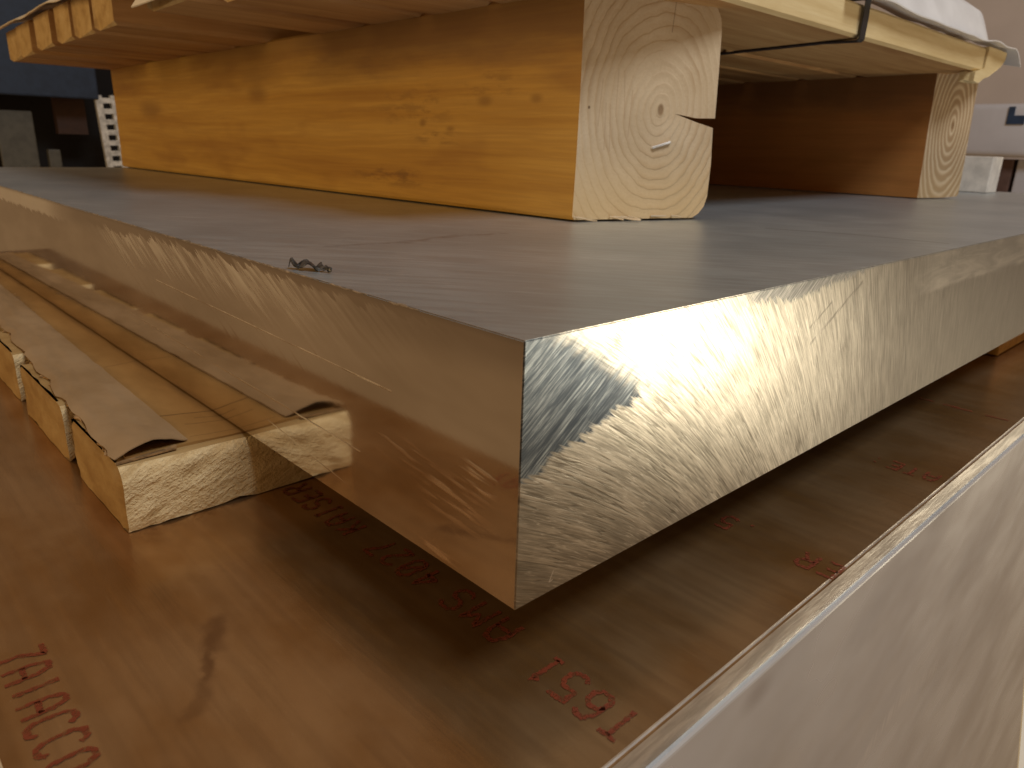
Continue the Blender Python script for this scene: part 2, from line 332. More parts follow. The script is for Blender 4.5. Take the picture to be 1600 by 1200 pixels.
def mat_card(name, ca, cb, creases=True):
    g = G(name); p = g.sep(g.pos()); x, y, z = p
    n1 = g.noi(g.com(g.mul(x, 22), g.mul(y, 12)), 1, 4, 0.6)
    n2 = g.noi(g.com(g.mul(x, 60), g.mul(y, 500)), 1, 2, 0.6)
    c = g.mix(g.sst(n1, 0.3, 0.7), ca, cb)
    c = g.mix(g.mul(n2, 0.10), c, (0.2, 0.11, 0.04))
    if creases:
        q = g.noi(g.com(g.mul(x, 40), g.mul(y, 40)), 1, 3); wy = g.add(y, g.mul(g.sub(q, 0.5), 0.004))
        for (ax, ay, bx, by, wd, k) in ((-0.027, 0.277, 0.03, 0.258, 0.0014, 0.75), (-0.02, 0.255, 0.02, 0.243, 0.0010, 0.5), (-0.012, 0.262, 0.02, 0.250, 0.0009, 0.5), (-0.022, 0.40, 0.01, 0.405, 0.0012, 0.35), (-0.025, 0.235, 0.0, 0.232, 0.0008, 0.4)):
            c = g.mix(g.mul(g.seg(x, wy, ax, ay, bx, by, 0.0002, wd), k), c, (0.10, 0.045, 0.012))
        c = g.mix(g.mul(g.sst(x, -0.006, -0.001), g.mul(g.sst(n1, 0.35, 0.6), 0.5)), c, (0.12, 0.06, 0.02))
    g.bump(g.add(n1, g.mul(n2, 0.3)), 0.2, 0.001)
    return g.out(c, 0.7, 0.0, Specular_IOR_Level=0.3)

def mat_plain(name, col, rough=0.6, metal=0.0, var=0.15, scale=40, **kw):
    g = G(name); v = g.pos(); n1 = g.noi(v, scale, 4, 0.6)
    c = g.mix(g.sst(n1, 0.3, 0.7), tuple(k * (1 - var) for k in col), tuple(min(1, k * (1 + var)) for k in col))
    g.bump(n1, 0.1, 0.002)
    return g.out(c, g.lerp(n1, rough * 0.85, min(1, rough * 1.15)), metal, **kw)

def mat_ink():
    g = G('red_marking_ink'); v = g.pos()
    n1 = g.noi(v, 420, 3, 0.7); n2 = g.noi(v, 60, 2)
    c = g.mix(n2, (0.13, 0.022, 0.008), (0.20, 0.040, 0.014))
    a = g.mul(g.lerp(g.sst(n1, 0.30, 0.58), 0.22, 0.92), 1.0)
    return g.out(c, 0.5, 0.0, Alpha=a)

M = dict(sawn=mat_sawn(), mirror=mat_mirror(), top=mat_top(), marked=mat_marked(), silver=mat_side_silver(), band=mat_edge_band(),
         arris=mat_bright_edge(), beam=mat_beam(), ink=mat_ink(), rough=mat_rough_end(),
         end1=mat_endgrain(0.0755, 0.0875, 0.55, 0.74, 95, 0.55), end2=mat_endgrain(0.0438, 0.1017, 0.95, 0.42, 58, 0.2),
         plank=mat_plank('pine_deck_board', (0.36, 0.17, 0.055), (0.52, 0.29, 0.11), (0.60, 0.36, 0.15), 2.5, 45, 60),
         plank_edge=mat_plank('pine_deck_board_sawn_edge', (0.62, 0.46, 0.22), (0.74, 0.58, 0.31), (0.80, 0.66, 0.38), 4, 60, 70, 0.15),
         plank_end=mat_plank('pine_deck_board_end', (0.36, 0.22, 0.08), (0.50, 0.33, 0.135), (0.58, 0.41, 0.19), 60, 60, 60, 0.2),
         lower=mat_plank('pine_pallet_board', (0.24, 0.135, 0.045), (0.33, 0.205, 0.078), (0.38, 0.25, 0.105), 5, 30, 60, 0.25),
         card=mat_card('brown_cardboard', (0.25, 0.132, 0.037), (0.33, 0.183, 0.058)),
         kraft=mat_card('kraft_paper', (0.23, 0.145, 0.070), (0.30, 0.200, 0.108), False),
         film=mat_plain('white_plastic_film', (0.80, 0.79, 0.78), 0.35, 0, 0.05, 25),
         filmw=mat_plain('cream_plastic_film', (0.72, 0.60, 0.42), 0.4, 0, 0.08, 25),
         strap=mat_plain('dark_steel_strap', (0.035, 0.035, 0.04), 0.4, 0.5),
         steel=mat_plain('staple_steel', (0.92, 0.9, 0.86), 0.35, 0.7),
         burr=mat_plain('aluminium_burr', (0.55, 0.50, 0.44), 0.4, 0.9, 0.4, 200),
         shard=mat_plain('dark_metal_shaving', (0.09, 0.085, 0.08), 0.4, 0.6, 0.6, 300),
         fibre=mat_plain('pale_wood_fibre', (0.62, 0.50, 0.34), 0.8),
         paper=mat_plain('white_paper', (0.80, 0.78, 0.70), 0.7, 0, 0.04, 60),
         blue=mat_plain('blue_rack_paint', (0.020, 0.036, 0.070), 0.5),
         black=mat_plain('dark_recess_board', (0.006, 0.005, 0.005), 0.9),
         grey=mat_plain('grey_sheet_metal', (0.10, 0.095, 0.075), 0.5),
         brown=mat_plain('brown_carton', (0.05, 0.022, 0.012), 0.7),
         galv=mat_plain('galvanised_steel', (0.75, 0.74, 0.68), 0.45, 0.3, 0.3, 60),
         wall=mat_plain('grey_mauve_panel', (0.70, 0.66, 0.66), 0.7, 0, 0.05, 3),
         bin=mat_plain('cloudy_plastic_bin', (0.66, 0.66, 0.70), 0.4, 0, 0.06, 6),
         foam=mat_plain('white_foam_block', (0.78, 0.72, 0.62), 0.8),
         label=mat_plain('dark_blue_print', (0.02, 0.045, 0.10), 0.6))

# ------------------------------------------------------------------ mesh helpers
def tag(o, label=None, cat=None, group=None, kind=None):
    if label: o['label'] = label
    if cat: o['category'] = cat
    if group: o['group'] = group
    if kind: o['kind'] = kind
    return o
def empty(name, loc):
    o = bpy.data.objects.new(name, None); o.empty_display_size = 0.02; o.location = loc; COL.objects.link(o); return o
def mk(name, bm, mats, parent=None, smooth=False, world=True):
    me = bpy.data.meshes.new(name); bm.normal_update(); bm.to_mesh(me); bm.free()
    for m in (mats if isinstance(mats, (list, tuple)) else [mats]): me.materials.append(m)
    if smooth:
        for f in me.polygons: f.use_smooth = True
        me.set_sharp_from_angle(angle=math.radians(50))
    o = bpy.data.objects.new(name, me); COL.objects.link(o)
    if parent is not None:
        o.parent = parent
        if world:                                  # verts were given in world space
            off = Vector((0, 0, 0)); q = parent
            while q is not None: off += q.location; q = q.parent
            o.location = -off
    return o
def box(bm, lo, hi, mi=0):
    v = [bm.verts.new((x, y, z)) for x in (lo[0], hi[0]) for y in (lo[1], hi[1]) for z in (lo[2], hi[2])]
    for q in ((0, 1, 3, 2), (4, 6, 7, 5), (0, 4, 5, 1), (2, 3, 7, 6), (0, 2, 6, 4), (1, 5, 7, 3)):
        f = bm.faces.new([v[i] for i in q]); f.material_index = mi
    return v
def bevel_all(bm, w, seg=2):
    bmesh.ops.bevel(bm, geom=list(bm.edges), offset=w, segments=seg, affect='EDGES', profile=0.6)
def tube(bm, pts, r, n=6, mi=0):
    rings = []
    for i, p in enumerate(pts):
        p = Vector(p); a = Vector(pts[max(i - 1, 0)]); b = Vector(pts[min(i + 1, len(pts) - 1)])
        t = (b - a).normalized(); s = t.cross(Vector((0.3, 0.2, 0.93))).normalized(); u = s.cross(t)
        rr = r[i] if isinstance(r, (list, tuple)) else r
        rings.append([bm.verts.new(p + (s * math.cos(2 * math.pi * k / n) + u * math.sin(2 * math.pi * k / n)) * rr) for k in range(n)])
    for i in range(len(rings) - 1):
        for k in range(n):
            bm.faces.new((rings[i][k], rings[i][(k + 1) % n], rings[i + 1][(k + 1) % n], rings[i + 1][k])).material_index = mi
    bm.faces.new(rings[0]); bm.faces.new(list(reversed(rings[-1])))
def sheet(bm, fn, nu, nv, th, mi=0):               # grid surface fn(u,v)->Vector with thickness th
    g = [[Vector(fn(i / nu, j / nv)) for j in range(nv + 1)] for i in range(nu + 1)]
    def nrm(i, j):
        a = g[min(i + 1, nu)][j] - g[max(i - 1, 0)][j]; b = g[i][min(j + 1, nv)] - g[i][max(j - 1, 0)]
        return a.cross(b).normalized()
    T = [[bm.verts.new(g[i][j]) for j in range(nv + 1)] for i in range(nu + 1)]
    B = [[bm.verts.new(g[i][j] - nrm(i, j) * th) for j in range(nv + 1)] for i in range(nu + 1)]
    for i in range(nu):
        for j in range(nv):
            bm.faces.new((T[i][j], T[i + 1][j], T[i + 1][j + 1], T[i][j + 1]))
            bm.faces.new((B[i][j], B[i][j + 1], B[i + 1][j + 1], B[i + 1][j]))
    for i in range(nu):
        bm.faces.new((T[i][0], B[i][0], B[i + 1][0], T[i + 1][0])); bm.faces.new((T[i][nv], T[i + 1][nv], B[i + 1][nv], B[i][nv]))
    for j in range(nv):
        bm.faces.new((T[0][j], T[0][j + 1], B[0][j + 1], B[0][j])); bm.faces.new((T[nu][j], B[nu][j], B[nu][j + 1], T[nu][j + 1]))
    bmesh.ops.recalc_face_normals(bm, faces=bm.faces)

# ------------------------------------------------------------------ the stack of plates
# lowest silver slab
bm = bmesh.new(); box(bm, (-0.150, -0.0455, -1.2), (1.75, 1.35, -0.0175)); bevel_all(bm, 0.0022, 3)
for f in bm.faces: f.smooth = False
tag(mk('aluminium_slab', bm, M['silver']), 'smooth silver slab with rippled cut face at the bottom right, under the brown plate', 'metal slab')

# thin brown plate with red print
bm = bmesh.new(); box(bm, (-0.147, -0.044, -0.017), (1.72, 1.33, 0.0))
for f in bm.faces: f.material_index = 0 if f.calc_center_median().z > -0.001 else 1
e = [ed for ed in bm.edges]
res = bmesh.ops.bevel(bm, geom=e, offset=0.0016, segments=3, affect='EDGES')
bm.normal_update()
for f in bm.faces: f.material_index = 0 if f.normal.z > 0.95 else 1
plate = tag(mk('marked_plate', bm, [M['marked'], M['band']]), 'thin brownish metal plate printed with red letters under the pallet boards', 'metal plate')

GL = {  # strokes on a 4 x 6 grid
 'A': [[(0, 0), (0, 4), (1, 6), (3, 6), (4, 4), (4, 0)], [(0, 2.6), (4, 2.6)]],
 'M': [[(0, 0), (0, 6), (2, 3.2), (4, 6), (4, 0)]],
 'S': [[(4, 5), (3, 6), (1, 6), (0, 5), (0, 4), (1, 3), (3, 3), (4, 2), (4, 1), (3, 0), (1, 0), (0, 1)]],
 '4': [[(3, 0), (3, 6), (0, 2.2), (4, 2.2)]],
 '0': [[(1, 0), (0, 1.2), (0, 4.8), (1, 6), (3, 6), (4, 4.8), (4, 1.2), (3, 0), (1, 0)], [(0.4, 1.2), (3.6, 4.8)]],
 '2': [[(0, 5), (1, 6), (3, 6), (4, 5), (4, 4), (0, 0), (4, 0)]],
 '7': [[(0, 6), (4, 6), (1.6, 2.6), (1.6, 0)]],
 'K': [[(0, 0), (0, 6)], [(4, 6), (0, 2.6)], [(1.3, 3.6), (4, 0)]],
 'I': [[(1, 0), (3, 0)], [(2, 0), (2, 6)], [(1, 6), (3, 6)]],
 'E': [[(4, 6), (0, 6), (0, 0), (4, 0)], [(0, 3), (3, 3)]],
 'R': [[(0, 0), (0, 6), (3, 6), (4, 5), (4, 4), (3, 3), (0, 3)], [(2, 3), (4, 0)]],
 'T': [[(0, 6), (4, 6)], [(2, 6), (2, 0)]],
 '6': [[(4, 5.2), (3, 6), (1.4, 6), (0, 4), (0, 1), (1, 0), (3, 0), (4, 1), (4, 2.4), (3, 3.4), (1, 3.4), (0, 2.4)]],
 '5': [[(4, 6), (0, 6), (0, 3.4), (3, 3.6), (4, 2.6), (4, 1), (3, 0), (1, 0), (0, 0.8)]],
 '1': [[(1, 5), (2, 6), (2, 0)], [(0.8, 0), (3.2, 0)]],
 'l': [[(2, 0), (2, 6)]],
 'O': [[(1, 0), (0, 1.2), (0, 4.8), (1, 6), (3, 6), (4, 4.8), (4, 1.2), (3, 0), (1, 0)]],
 'C': [[(4, 5), (3, 6), (1, 6), (0, 4.8), (0, 1.2), (1, 0), (3, 0), (4, 1)]],
 '.': [[(1.5, 0.0), (2.4, 0.5)]], ':': [[(2, 0.8), (2, 1.4)], [(2, 4.2), (2, 4.8)]],
 '-': [[(0, 3), (4, 3.4)]],
}
def word(txt, xc, y0, pitch, hgt, rev=False, wd=0.00105, wf=0.62):
    """red print lying on the brown plate; reads towards +Y with tops to -X (rev: towards -Y, tops to +X)"""
    bm = bmesh.new(); sy = -1 if rev else 1; k = 0
    for ch in txt:
        yc = y0 + sy * pitch * k; k += 1
        if ch == ' ': continue
        ox = random.uniform(-.0005, .0005)
        for st in GL[ch]:
            P = []
            for i in range(len(st) - 1):
                a, b = st[i], st[i + 1]; n = max(2, int(math.hypot(b[0] - a[0], b[1] - a[1]) * 2.2))
                for j in range(n + (i == len(st) - 2)):
                    t = j / n; P.append((a[0] + (b[0] - a[0]) * t, a[1] + (b[1] - a[1]) * t))
            Q = []
            for gx, gy in P:
                along = (gx / 4 - 0.5) * pitch * wf; up = (gy / 6 - 0.5) * hgt
                Q.append(Vector((xc - sy * up + ox + random.uniform(-.00025, .00025), yc + sy * along + random.uniform(-.00025, .00025), 0)))
            L = []; R = []
            for i, q in enumerate(Q):
                t = (Q[min(i + 1, len(Q) - 1)] - Q[max(i - 1, 0)])
                t = t.normalized() if t.length > 1e-7 else Vector((1, 0, 0)); nn = Vector((-t.y, t.x, 0)) * wd * random.uniform(0.75, 1.25)
                zz = 0.00025 + 0.00002 * (ord(ch) % 5)
                L.append(bm.verts.new((q.x + nn.x, q.y + nn.y, zz))); R.append(bm.verts.new((q.x - nn.x, q.y - nn.y, zz)))
            for i in range(len(Q) - 1): bm.faces.new((L[i], R[i], R[i + 1], L[i + 1]))
    bmesh.ops.recalc_face_normals(bm, faces=bm.faces)
    return mk('printed_word', bm, M['ink'], plate)
word('T651', 0.0225, -0.0345, 0.0128, 0.0165)
word('AMS', 0.0265, 0.0335, 0.0150, 0.0160)
word('4027', 0.0255, 0.0855, 0.0128, 0.0155)
word('KAISER', 0.0245, 0.1515, 0.0120, 0.0150)
word('ER', 0.1835, -0.0395, 0.0120, 0.0155)
word('.5', 0.1880, 0.0100, 0.0115, 0.0150)
word('ATE:', 0.3470, -0.0335, 0.0115, 0.0145)
word('--', 0.5150, -0.0285, 0.0260, 0.0130, wd=0.0013)
word('--', 0.5170, 0.0060, 0.0200, 0.0130, wd=0.0013)
word('7AlACCO', -0.1290, 0.1465, 0.0118, 0.0150, True)

# thick plate (the subject)
bm = bmesh.new(); box(bm, (0, 0, 0.04), (1.52, 1.236, 0.14))
bmesh.ops.bevel(bm, geom=list(bm.edges), offset=0.00045, segments=2, affect='EDGES')
bm.normal_update()
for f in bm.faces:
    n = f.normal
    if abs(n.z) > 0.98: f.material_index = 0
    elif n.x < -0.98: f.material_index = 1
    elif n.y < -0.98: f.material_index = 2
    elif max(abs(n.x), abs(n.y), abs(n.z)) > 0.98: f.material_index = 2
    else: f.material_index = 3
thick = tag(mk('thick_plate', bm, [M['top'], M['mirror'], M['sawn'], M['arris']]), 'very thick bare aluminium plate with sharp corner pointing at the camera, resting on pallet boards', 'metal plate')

# raised burr left by the saw along its upper left edge
bm = bmesh.new(); random.seed(3)
segs = [(0.055, 0.075), (0.090, 0.120), (0.128, 0.215), (0.225, 0.33), (0.35, 0.47), (0.55, 0.80)]
for a, b in segs:
    n = int((b - a) / 0.0022) + 2; P = []; R = []
    for i in range(n):
        t = i / (n - 1); y = a + (b - a) * t; q = noise.noise(Vector((y * 190, 2, 0))); q2 = noise.noise(Vector((y * 60, 5, 0)))
        P.append((0.0001 - 0.0005 * max(0, q2), y, 0.1398 + 0.0004 * q)); R.append(max(0.00012, (0.00035 + 0.0011 * max(0, q) ** 1.5 + 0.0004 * q2) * min(1, t * 6, (1 - t) * 6 + .1)))
    tube(bm, P, R, 6)
bmesh.ops.recalc_face_normals(bm, faces=bm.faces)
mk('saw_burr', bm, M['burr'], thick, smooth=True)
# dark metal shaving on its upper face
bm = bmesh.new(); pts = [(0.0045, 0.1625), (0.006, 0.159), (0.008, 0.158), (0.0095, 0.153), (0.0105, 0.149), (0.0125, 0.144), (0.013, 0.140)]
def shard(u, v):
    i = min(int(u * (len(pts) - 1)), len(pts) - 2); t = u * (len(pts) - 1) - i
    x = pts[i][0] + (pts[i + 1][0] - pts[i][0]) * t; y = pts[i][1] + (pts[i + 1][1] - pts[i][1]) * t
    q = noise.noise(Vector((u * 9, v * 4, 3)))
    return (x + (v - 0.5) * 0.0085 * math.sin(math.pi * min(1, u + .1)) + q * 0.0012, y + q * 0.0015, 0.1402 + 0.0042 * abs(math.sin(u * 7.5 + v * 3)) * (1 - u * .6) + 0.0012 * (q + .5))
sheet(bm, shard, 22, 6, 0.0004)
tag(mk('metal_shaving', bm, M['shard'], smooth=True), 'small dark curled metal shaving lying near the edge of the thick plate', 'metal shaving')

# ------------------------------------------------------------------ pallet under the thick plate
pal = tag(empty('pallet', (0.3, 0.6, 0.0)), 'wooden pallet boards with splintered ends between the two plates, under brown cardboard', 'pallet')
def rough_board(y0, y1, x0, x1, z0, z1, seed, amp):
    bm = bmesh.new()
    nx, ny, nz = 46, 10, 9
    xs = [x0 + (x1 - x0) * (i / nx) ** 2.2 for i in range(nx + 1)]
    def pt(i, j, k):
        x = xs[i]; y = y0 + (y1 - y0) * j / ny; z = z0 + (z1 - z0) * k / nz
        q = Vector((x * 60, y * 60, z * 90 + seed)); n1 = noise.noise(q); n2 = noise.noise(q * 3.1)
        d = amp * (n1 + 0.5 * n2)
        ey = 1 if j == 0 else 0
        y += d * ey
        if i == 0: x += d * 0.6
        rr = 0.0035
        kz = k / nz
        if j == 0:
            if k == nz: y += rr; z -= 0.001
            if k == nz - 1: y += rr * 0.3
            if k == 0: z += abs(n1) * 0.004 * (1 if i > 2 else 0.1); y += rr * .4
        if i == 0:
            if k == nz: x += rr * .5
            if j == 0: x += rr * .8; y += rr * .8
        return (x, y, z)
    V = {}
    def vv(i, j, k):
        if (i, j, k) not in V: V[(i, j, k)] = bm.verts.new(pt(i, j, k))
        return V[(i, j, k)]
    for i in range(nx):
        for k in range(nz):
            bm.faces.new((vv(i, 0, k), vv(i + 1, 0, k), vv(i + 1, 0, k + 1), vv(i, 0, k + 1))).material_index = 1
            bm.faces.new((vv(i, ny, k), vv(i, ny, k + 1), vv(i + 1, ny, k + 1), vv(i + 1, ny, k)))
    for i in range(nx):
        for j in range(ny):
            bm.faces.new((vv(i, j, nz), vv(i + 1, j, nz), vv(i + 1, j + 1, nz), vv(i, j + 1, nz)))
            bm.faces.new((vv(i, j, 0), vv(i, j + 1, 0), vv(i + 1, j + 1, 0), vv(i + 1, j, 0)))
    for j in range(ny):
        for k in range(nz):
            bm.faces.new((vv(0, j, k), vv(0, j, k + 1), vv(0, j + 1, k + 1), vv(0, j + 1, k)))
            bm.faces.new((vv(nx, j, k), vv(nx, j + 1, k), vv(nx, j + 1, k + 1), vv(nx, j, k + 1)))
    bmesh.ops.recalc_face_normals(bm, faces=bm.faces)
    return mk('board', bm, [M['lower'], M['rough']], pal, smooth=True)
for (y0, y1, x0, s) in ((0.2185, 0.308, -0.0665, 1), (0.335, 0.445, -0.0655, 5), (0.478, 0.560, -0.0635, 9), (0.588, 0.70, -0.0600, 14), (0.74, 0.86, -0.061, 20), (0.91, 1.02, -0.06, 26)):
    rough_board(y0, y1, x0, 0.9, 0.0003, 0.0376, s, 0.0016)
# block under the far right of the thick plate
bm = bmesh.new(); box(bm, (0.735, 0.028, 0.0008), (0.90, 0.15, 0.0395)); bevel_all(bm, 0.002, 2)
tag(mk('wood_spacer', bm, M['beam']), 'orange wood spacer peeking out below the thick plate at the right edge', 'wood block')

# cardboard on the boards
bm = bmesh.new()
def card(u, v):
    y = 0.222 + v * 0.80; x0 = -0.061 + 0.022 * v + 0.003 * noise.noise(Vector((v * 22, 1, 0))) ; x = x0 + u * (0.30 - x0)
    return (x, y + 0.012 * (0.5 - u) * (1 - v) , 0.0392 - 0.0012 * abs(noise.noise(Vector((u * 10, v * 30, 4)))))
sheet(bm, card, 40, 60, 0.0022)
tag(mk('cardboard_sheet', bm, M['card'], smooth=True), 'orange brown creased cardboard sheet between the pallet boards and the thick plate', 'cardboard')
bm = bmesh.new()
def flap(u, v):            # u across (0 = outer torn edge), v along Y
    y = 0.2255 + v * 0.78; wob = noise.noise(Vector((v * 26, 3, 1))); wob2 = noise.noise(Vector((v * 70, 9, 1)))
    x0 = -0.0668 + 0.030 * v + 0.0034 * wob + 0.0018 * wob2; x1 = -0.0285 + 0.014 * v
    f = max(0, 1 - v / 0.05)
    lift = 0.0052 * math.sin(math.pi * min(1, u * 1.05)) * f + 0.0010 * math.sin(math.pi * u)
    return (x0 + (x1 - x0) * u, y - 0.003 * math.sin(math.pi * u) * f + 0.004 * u * (1 - v), 0.0404 + lift + 0.0006 * wob + 0.0007 * noise.noise(Vector((u * 5, v * 40, 7))) + 0.0004 * abs(noise.noise(Vector((u * 9 + v * 30, v * 90, 3)))) - (0.0012 * max(0, .12 - u) / .12) * (1 if v > .03 else .2))
sheet(bm, flap, 24, 110, 0.0006)
tag(mk('paper_flap', bm, M['kraft'], smooth=True), 'pale kraft paper strip with torn outer edge lying on the cardboard, its front end gaping', 'paper')
# torn lower ply peeking out below the flap
bm = bmesh.new()
def ply(u, v):
    y = 0.224 + v * 0.5; wob = noise.noise(Vector((v * 40, 7, 1))); wob2 = noise.noise(Vector((v * 120, 2, 5)))
    x0 = -0.0665 + 0.020 * v + 0.0028 * wob + 0.0020 * wob2
    return (x0 + u * 0.03, y, 0.0391 + 0.0008 * wob2 - 0.0016 * (1 - u) * (0.5 + wob))
sheet(bm, ply, 8, 130, 0.0008)
tag(mk('torn_cardboard_edge', bm, mat_plain('dark_torn_cardboard', (0.26, 0.145, 0.055), 0.85, 0, 0.5, 200), smooth=True), 'dark ragged torn cardboard ply along the left ends of the pallet boards', 'cardboard')

# ------------------------------------------------------------------ skid on top: beams and deck boards
skid = tag(empty('wooden_skid', (0.6, 0.6, 0.14)), 'heavy timber skid of square beams and deck boards standing on the thick plate', 'skid')
def beam(A, ang, skew, prof, length, h1, endmat, sidemat, name='beam'):
    """prof: (s,z) end outline counter-clockwise seen from the camera; the far end keeps h1 of the height"""
    cs = math.cos(skew); bm = bmesh.new(); n = len(prof)
    near = [bm.verts.new((s * cs, -math.tan(skew) * s * cs, z)) for s, z in prof]
    steps = 10; rings = [near]
    for k in range(1, steps + 1):
        t = k / steps
        rings.append([bm.verts.new((s * cs + 0.0006 * noise.noise(Vector((t * 8, z * 20, s * 20))), length * t - math.tan(skew) * s * cs * (1 - t), z * (1 + (h1 - 1) * t) if z > 0.001 else 0.0)) for s, z in prof])
    bm.faces.new(near).material_index = 1
    for k in range(steps):
        for i in range(n): bm.faces.new((rings[k][i], rings[k + 1][i], rings[k + 1][(i + 1) % n], rings[k][(i + 1) % n])).material_index = 0
    bm.faces.new(list(reversed(rings[-1]))).material_index = 1
    bmesh.ops.recalc_face_normals(bm, faces=bm.faces)
    o = mk(name, bm, [sidemat, endmat], skid, world=False)
    o.location = Vector((A[0], A[1], 0.1416)) - skid.location; o.rotation_euler.z = ang
    return o
prof1 = [(0.0022, 0.0), (0.060, 0.0), (0.1245, 0.0), (0.1310, 0.0035), (0.1365, 0.0095), (0.1392, 0.018), (0.1395, 0.046), (0.1372, 0.0755), (0.118, 0.0795), (0.0945, 0.0852), (0.118, 0.0826),
         (0.1385, 0.0832), (0.1372, 0.118), (0.1355, 0.152), (0.1335, 0.161), (0.1285, 0.1680), (0.1200, 0.1705), (0.06, 0.1708), (0.004, 0.1708), (0.0008, 0.168), (0.0016, 0.1), (0.0012, 0.04), (0.0004, 0.003)]
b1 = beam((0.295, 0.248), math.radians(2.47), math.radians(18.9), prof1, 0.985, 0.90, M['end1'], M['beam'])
prof2 = [(0.001, 0.0), (0.045, 0.0), (0.088, 0.002), (0.0912, 0.006), (0.090, 0.05), (0.086, 0.11), (0.083, 0.168), (0.078, 0.1705), (0.03, 0.1705), (-0.004, 0.1705), (-0.008, 0.168), (-0.005, 0.1), (-0.001, 0.03)]
b2 = beam((1.033, 0.237), math.radians(2.0), math.radians(20), prof2, 0.985, 0.90, M['end2'], mat_beam(True))  # this beam's shade is put into a redder, darker side colour
# staple in the near end of the first beam
def endpt(s, z, out=0.0):
    cs = math.cos(math.radians(18.9)); return Vector((s * cs, -math.tan(math.radians(18.9)) * s * cs - out, z))
bm = bmesh.new(); tube(bm, [endpt(0.0739, 0.0578, -.002), endpt(0.0739, 0.0580, 0.0012), endpt(0.0747, 0.0582, 0.0018), endpt(0.0826, 0.0604, 0.0019), endpt(0.0905, 0.0624, 0.0018), endpt(0.0914, 0.0627, 0.0012), endpt(0.0914, 0.0627, -.002)], [0.0011] * 7, 6)
mk('staple', bm, M['steel'], b1, world=False)
# torn fibres under its lower edge
for (s0, dx, dz, L) in ((0.001, 0.008, -0.0052, 6), (0.004, 0.003, -0.004, 4), (0.036, 0.003, -0.0038, 4), (0.040, 0.011, -0.0055, 7), (0.047, 0.006, -0.0045, 5), (0.055, 0.0005, -0.0040, 4), (0.078, 0.016, 0.0004, 6), (0.10, 0.006, -0.002, 5)):
    bm = bmesh.new(); P = []
    for i in range(L):
        t = i / (L - 1); q = endpt(s0 + dx * t + 0.0010 * math.sin(t * 5), max(0.0007, 0.0022 + dz * 0.4 * t), 0.001 + abs(dz) * 3.2 * t); P.append(q)
    tube(bm, P, [0.0008 - 0.0004 * i / L for i in range(L)], 5)
    mk('splinter', bm, M['fibre'], b1, world=False, smooth=True)

# deck boards run along X, top deck tilted a little
def zb(y): return 0.3135 - 0.0175 * y
def deck(y0, y1, x0, x1, th, seed, near=True):
    bm = bmesh.new(); random.seed(seed)
    nx = 16
    rows = []
    bend = random.uniform(-.001, .001)
    for i in range(nx + 1):
        t = i / nx; x = x0 + (x1 - x0) * t
        w0 = y0 + 0.0012 * noise.noise(Vector((x * 6, seed, 0))); w1 = y1 + 0.0012 * noise.noise(Vector((x * 6, seed, 9)))
        dz = bend * math.sin(t * 3.1)
        e = 0.003
        sk = (1 if i == 0 else 0) * 0.004
        pr = [(w0 + e, 0), (w1 - e, 0), (w1, e), (w1, th - e), (w1 - e, th), (w0 + e, th), (w0, th - e), (w0, e)]
        rows.append([bm.verts.new((x + sk * (1 if (k in (0, 1, 4, 5)) else 0), yy, zb(yy) + zz + dz + 0.0006)) for k, (yy, zz) in enumerate(pr)])
    for i in range(nx):
        for k in range(8):
            f = bm.faces.new((rows[i][k], rows[i + 1][k], rows[i + 1][(k + 1) % 8], rows[i][(k + 1) % 8])); f.material_index = 1 if k in (5, 6, 7) else 0
    bm.faces.new(rows[0]).material_index = 2; bm.faces.new(list(reversed(rows[-1]))).material_index = 2
    bmesh.ops.recalc_face_normals(bm, faces=bm.faces)
    return mk('deck_board', bm, [M['plank'], M['plank_edge'] if y0 < 0.2 else M['plank'], M['plank_end']], skid)  # rear boards' near edges take the darker board colour as painted shade
for a in ((0.191, 0.338, 0.155, 1.045, 0.031, 31), (0.349, 0.425, 0.16, 1.05, 0.030, 32), (0.437, 0.515, 0.135, 1.04, 0.030, 33), (0.527, 0.612, 0.108, 1.05, 0.030, 34),
          (0.717, 0.783, 0.110, 1.05, 0.042, 35), (0.800, 0.868, 0.112, 1.05, 0.042, 36), (0.876, 0.940, 0.111, 1.05, 0.042, 37), (0.962, 1.038, 0.110, 1.05, 0.042, 38), (1.080, 1.155, 0.113, 1.05, 0.042, 39), (1.166, 1.235, 0.116, 1.05, 0.042, 40)):
    deck(*a)
# splintered corner of the front board beyond the second beam
bm = bmesh.new()
out = [(1.012, 0.2975), (1.035, 0.2965), (1.055, 0.304), (1.075, 0.307), (1.10, 0.317), (1.122, 0.324), (1.131, 0.334), (1.133, 0.3435), (1.09, 0.3435), (1.048, 0.3425), (1.0475, 0.315), (1.012, 0.3085)]
lay = []
for k in range(4):
    yy = 0.1885 + k * 0.006
    lay.append([bm.verts.new((x + 0.004 * noise.noise(Vector((x * 60, k * 3, 1))), yy + 0.0015 * noise.noise(Vector((x * 40, z * 60, k))), z + 0.003 * noise.noise(Vector((x * 50, k * 2.2, 5))))) for x, z in out])
bm.faces.new(lay[0]); bm.faces.new(list(reversed(lay[-1])))
for k in range(3):
    for i in range(len(out)): bm.faces.new((lay[k][i], lay[k + 1][i], lay[k + 1][(i + 1) % len(out)], lay[k][(i + 1) % len(out)]))
bmesh.ops.recalc_face_normals(bm, faces=bm.faces)
mk('splintered_corner', bm, M['plank_edge'], skid)

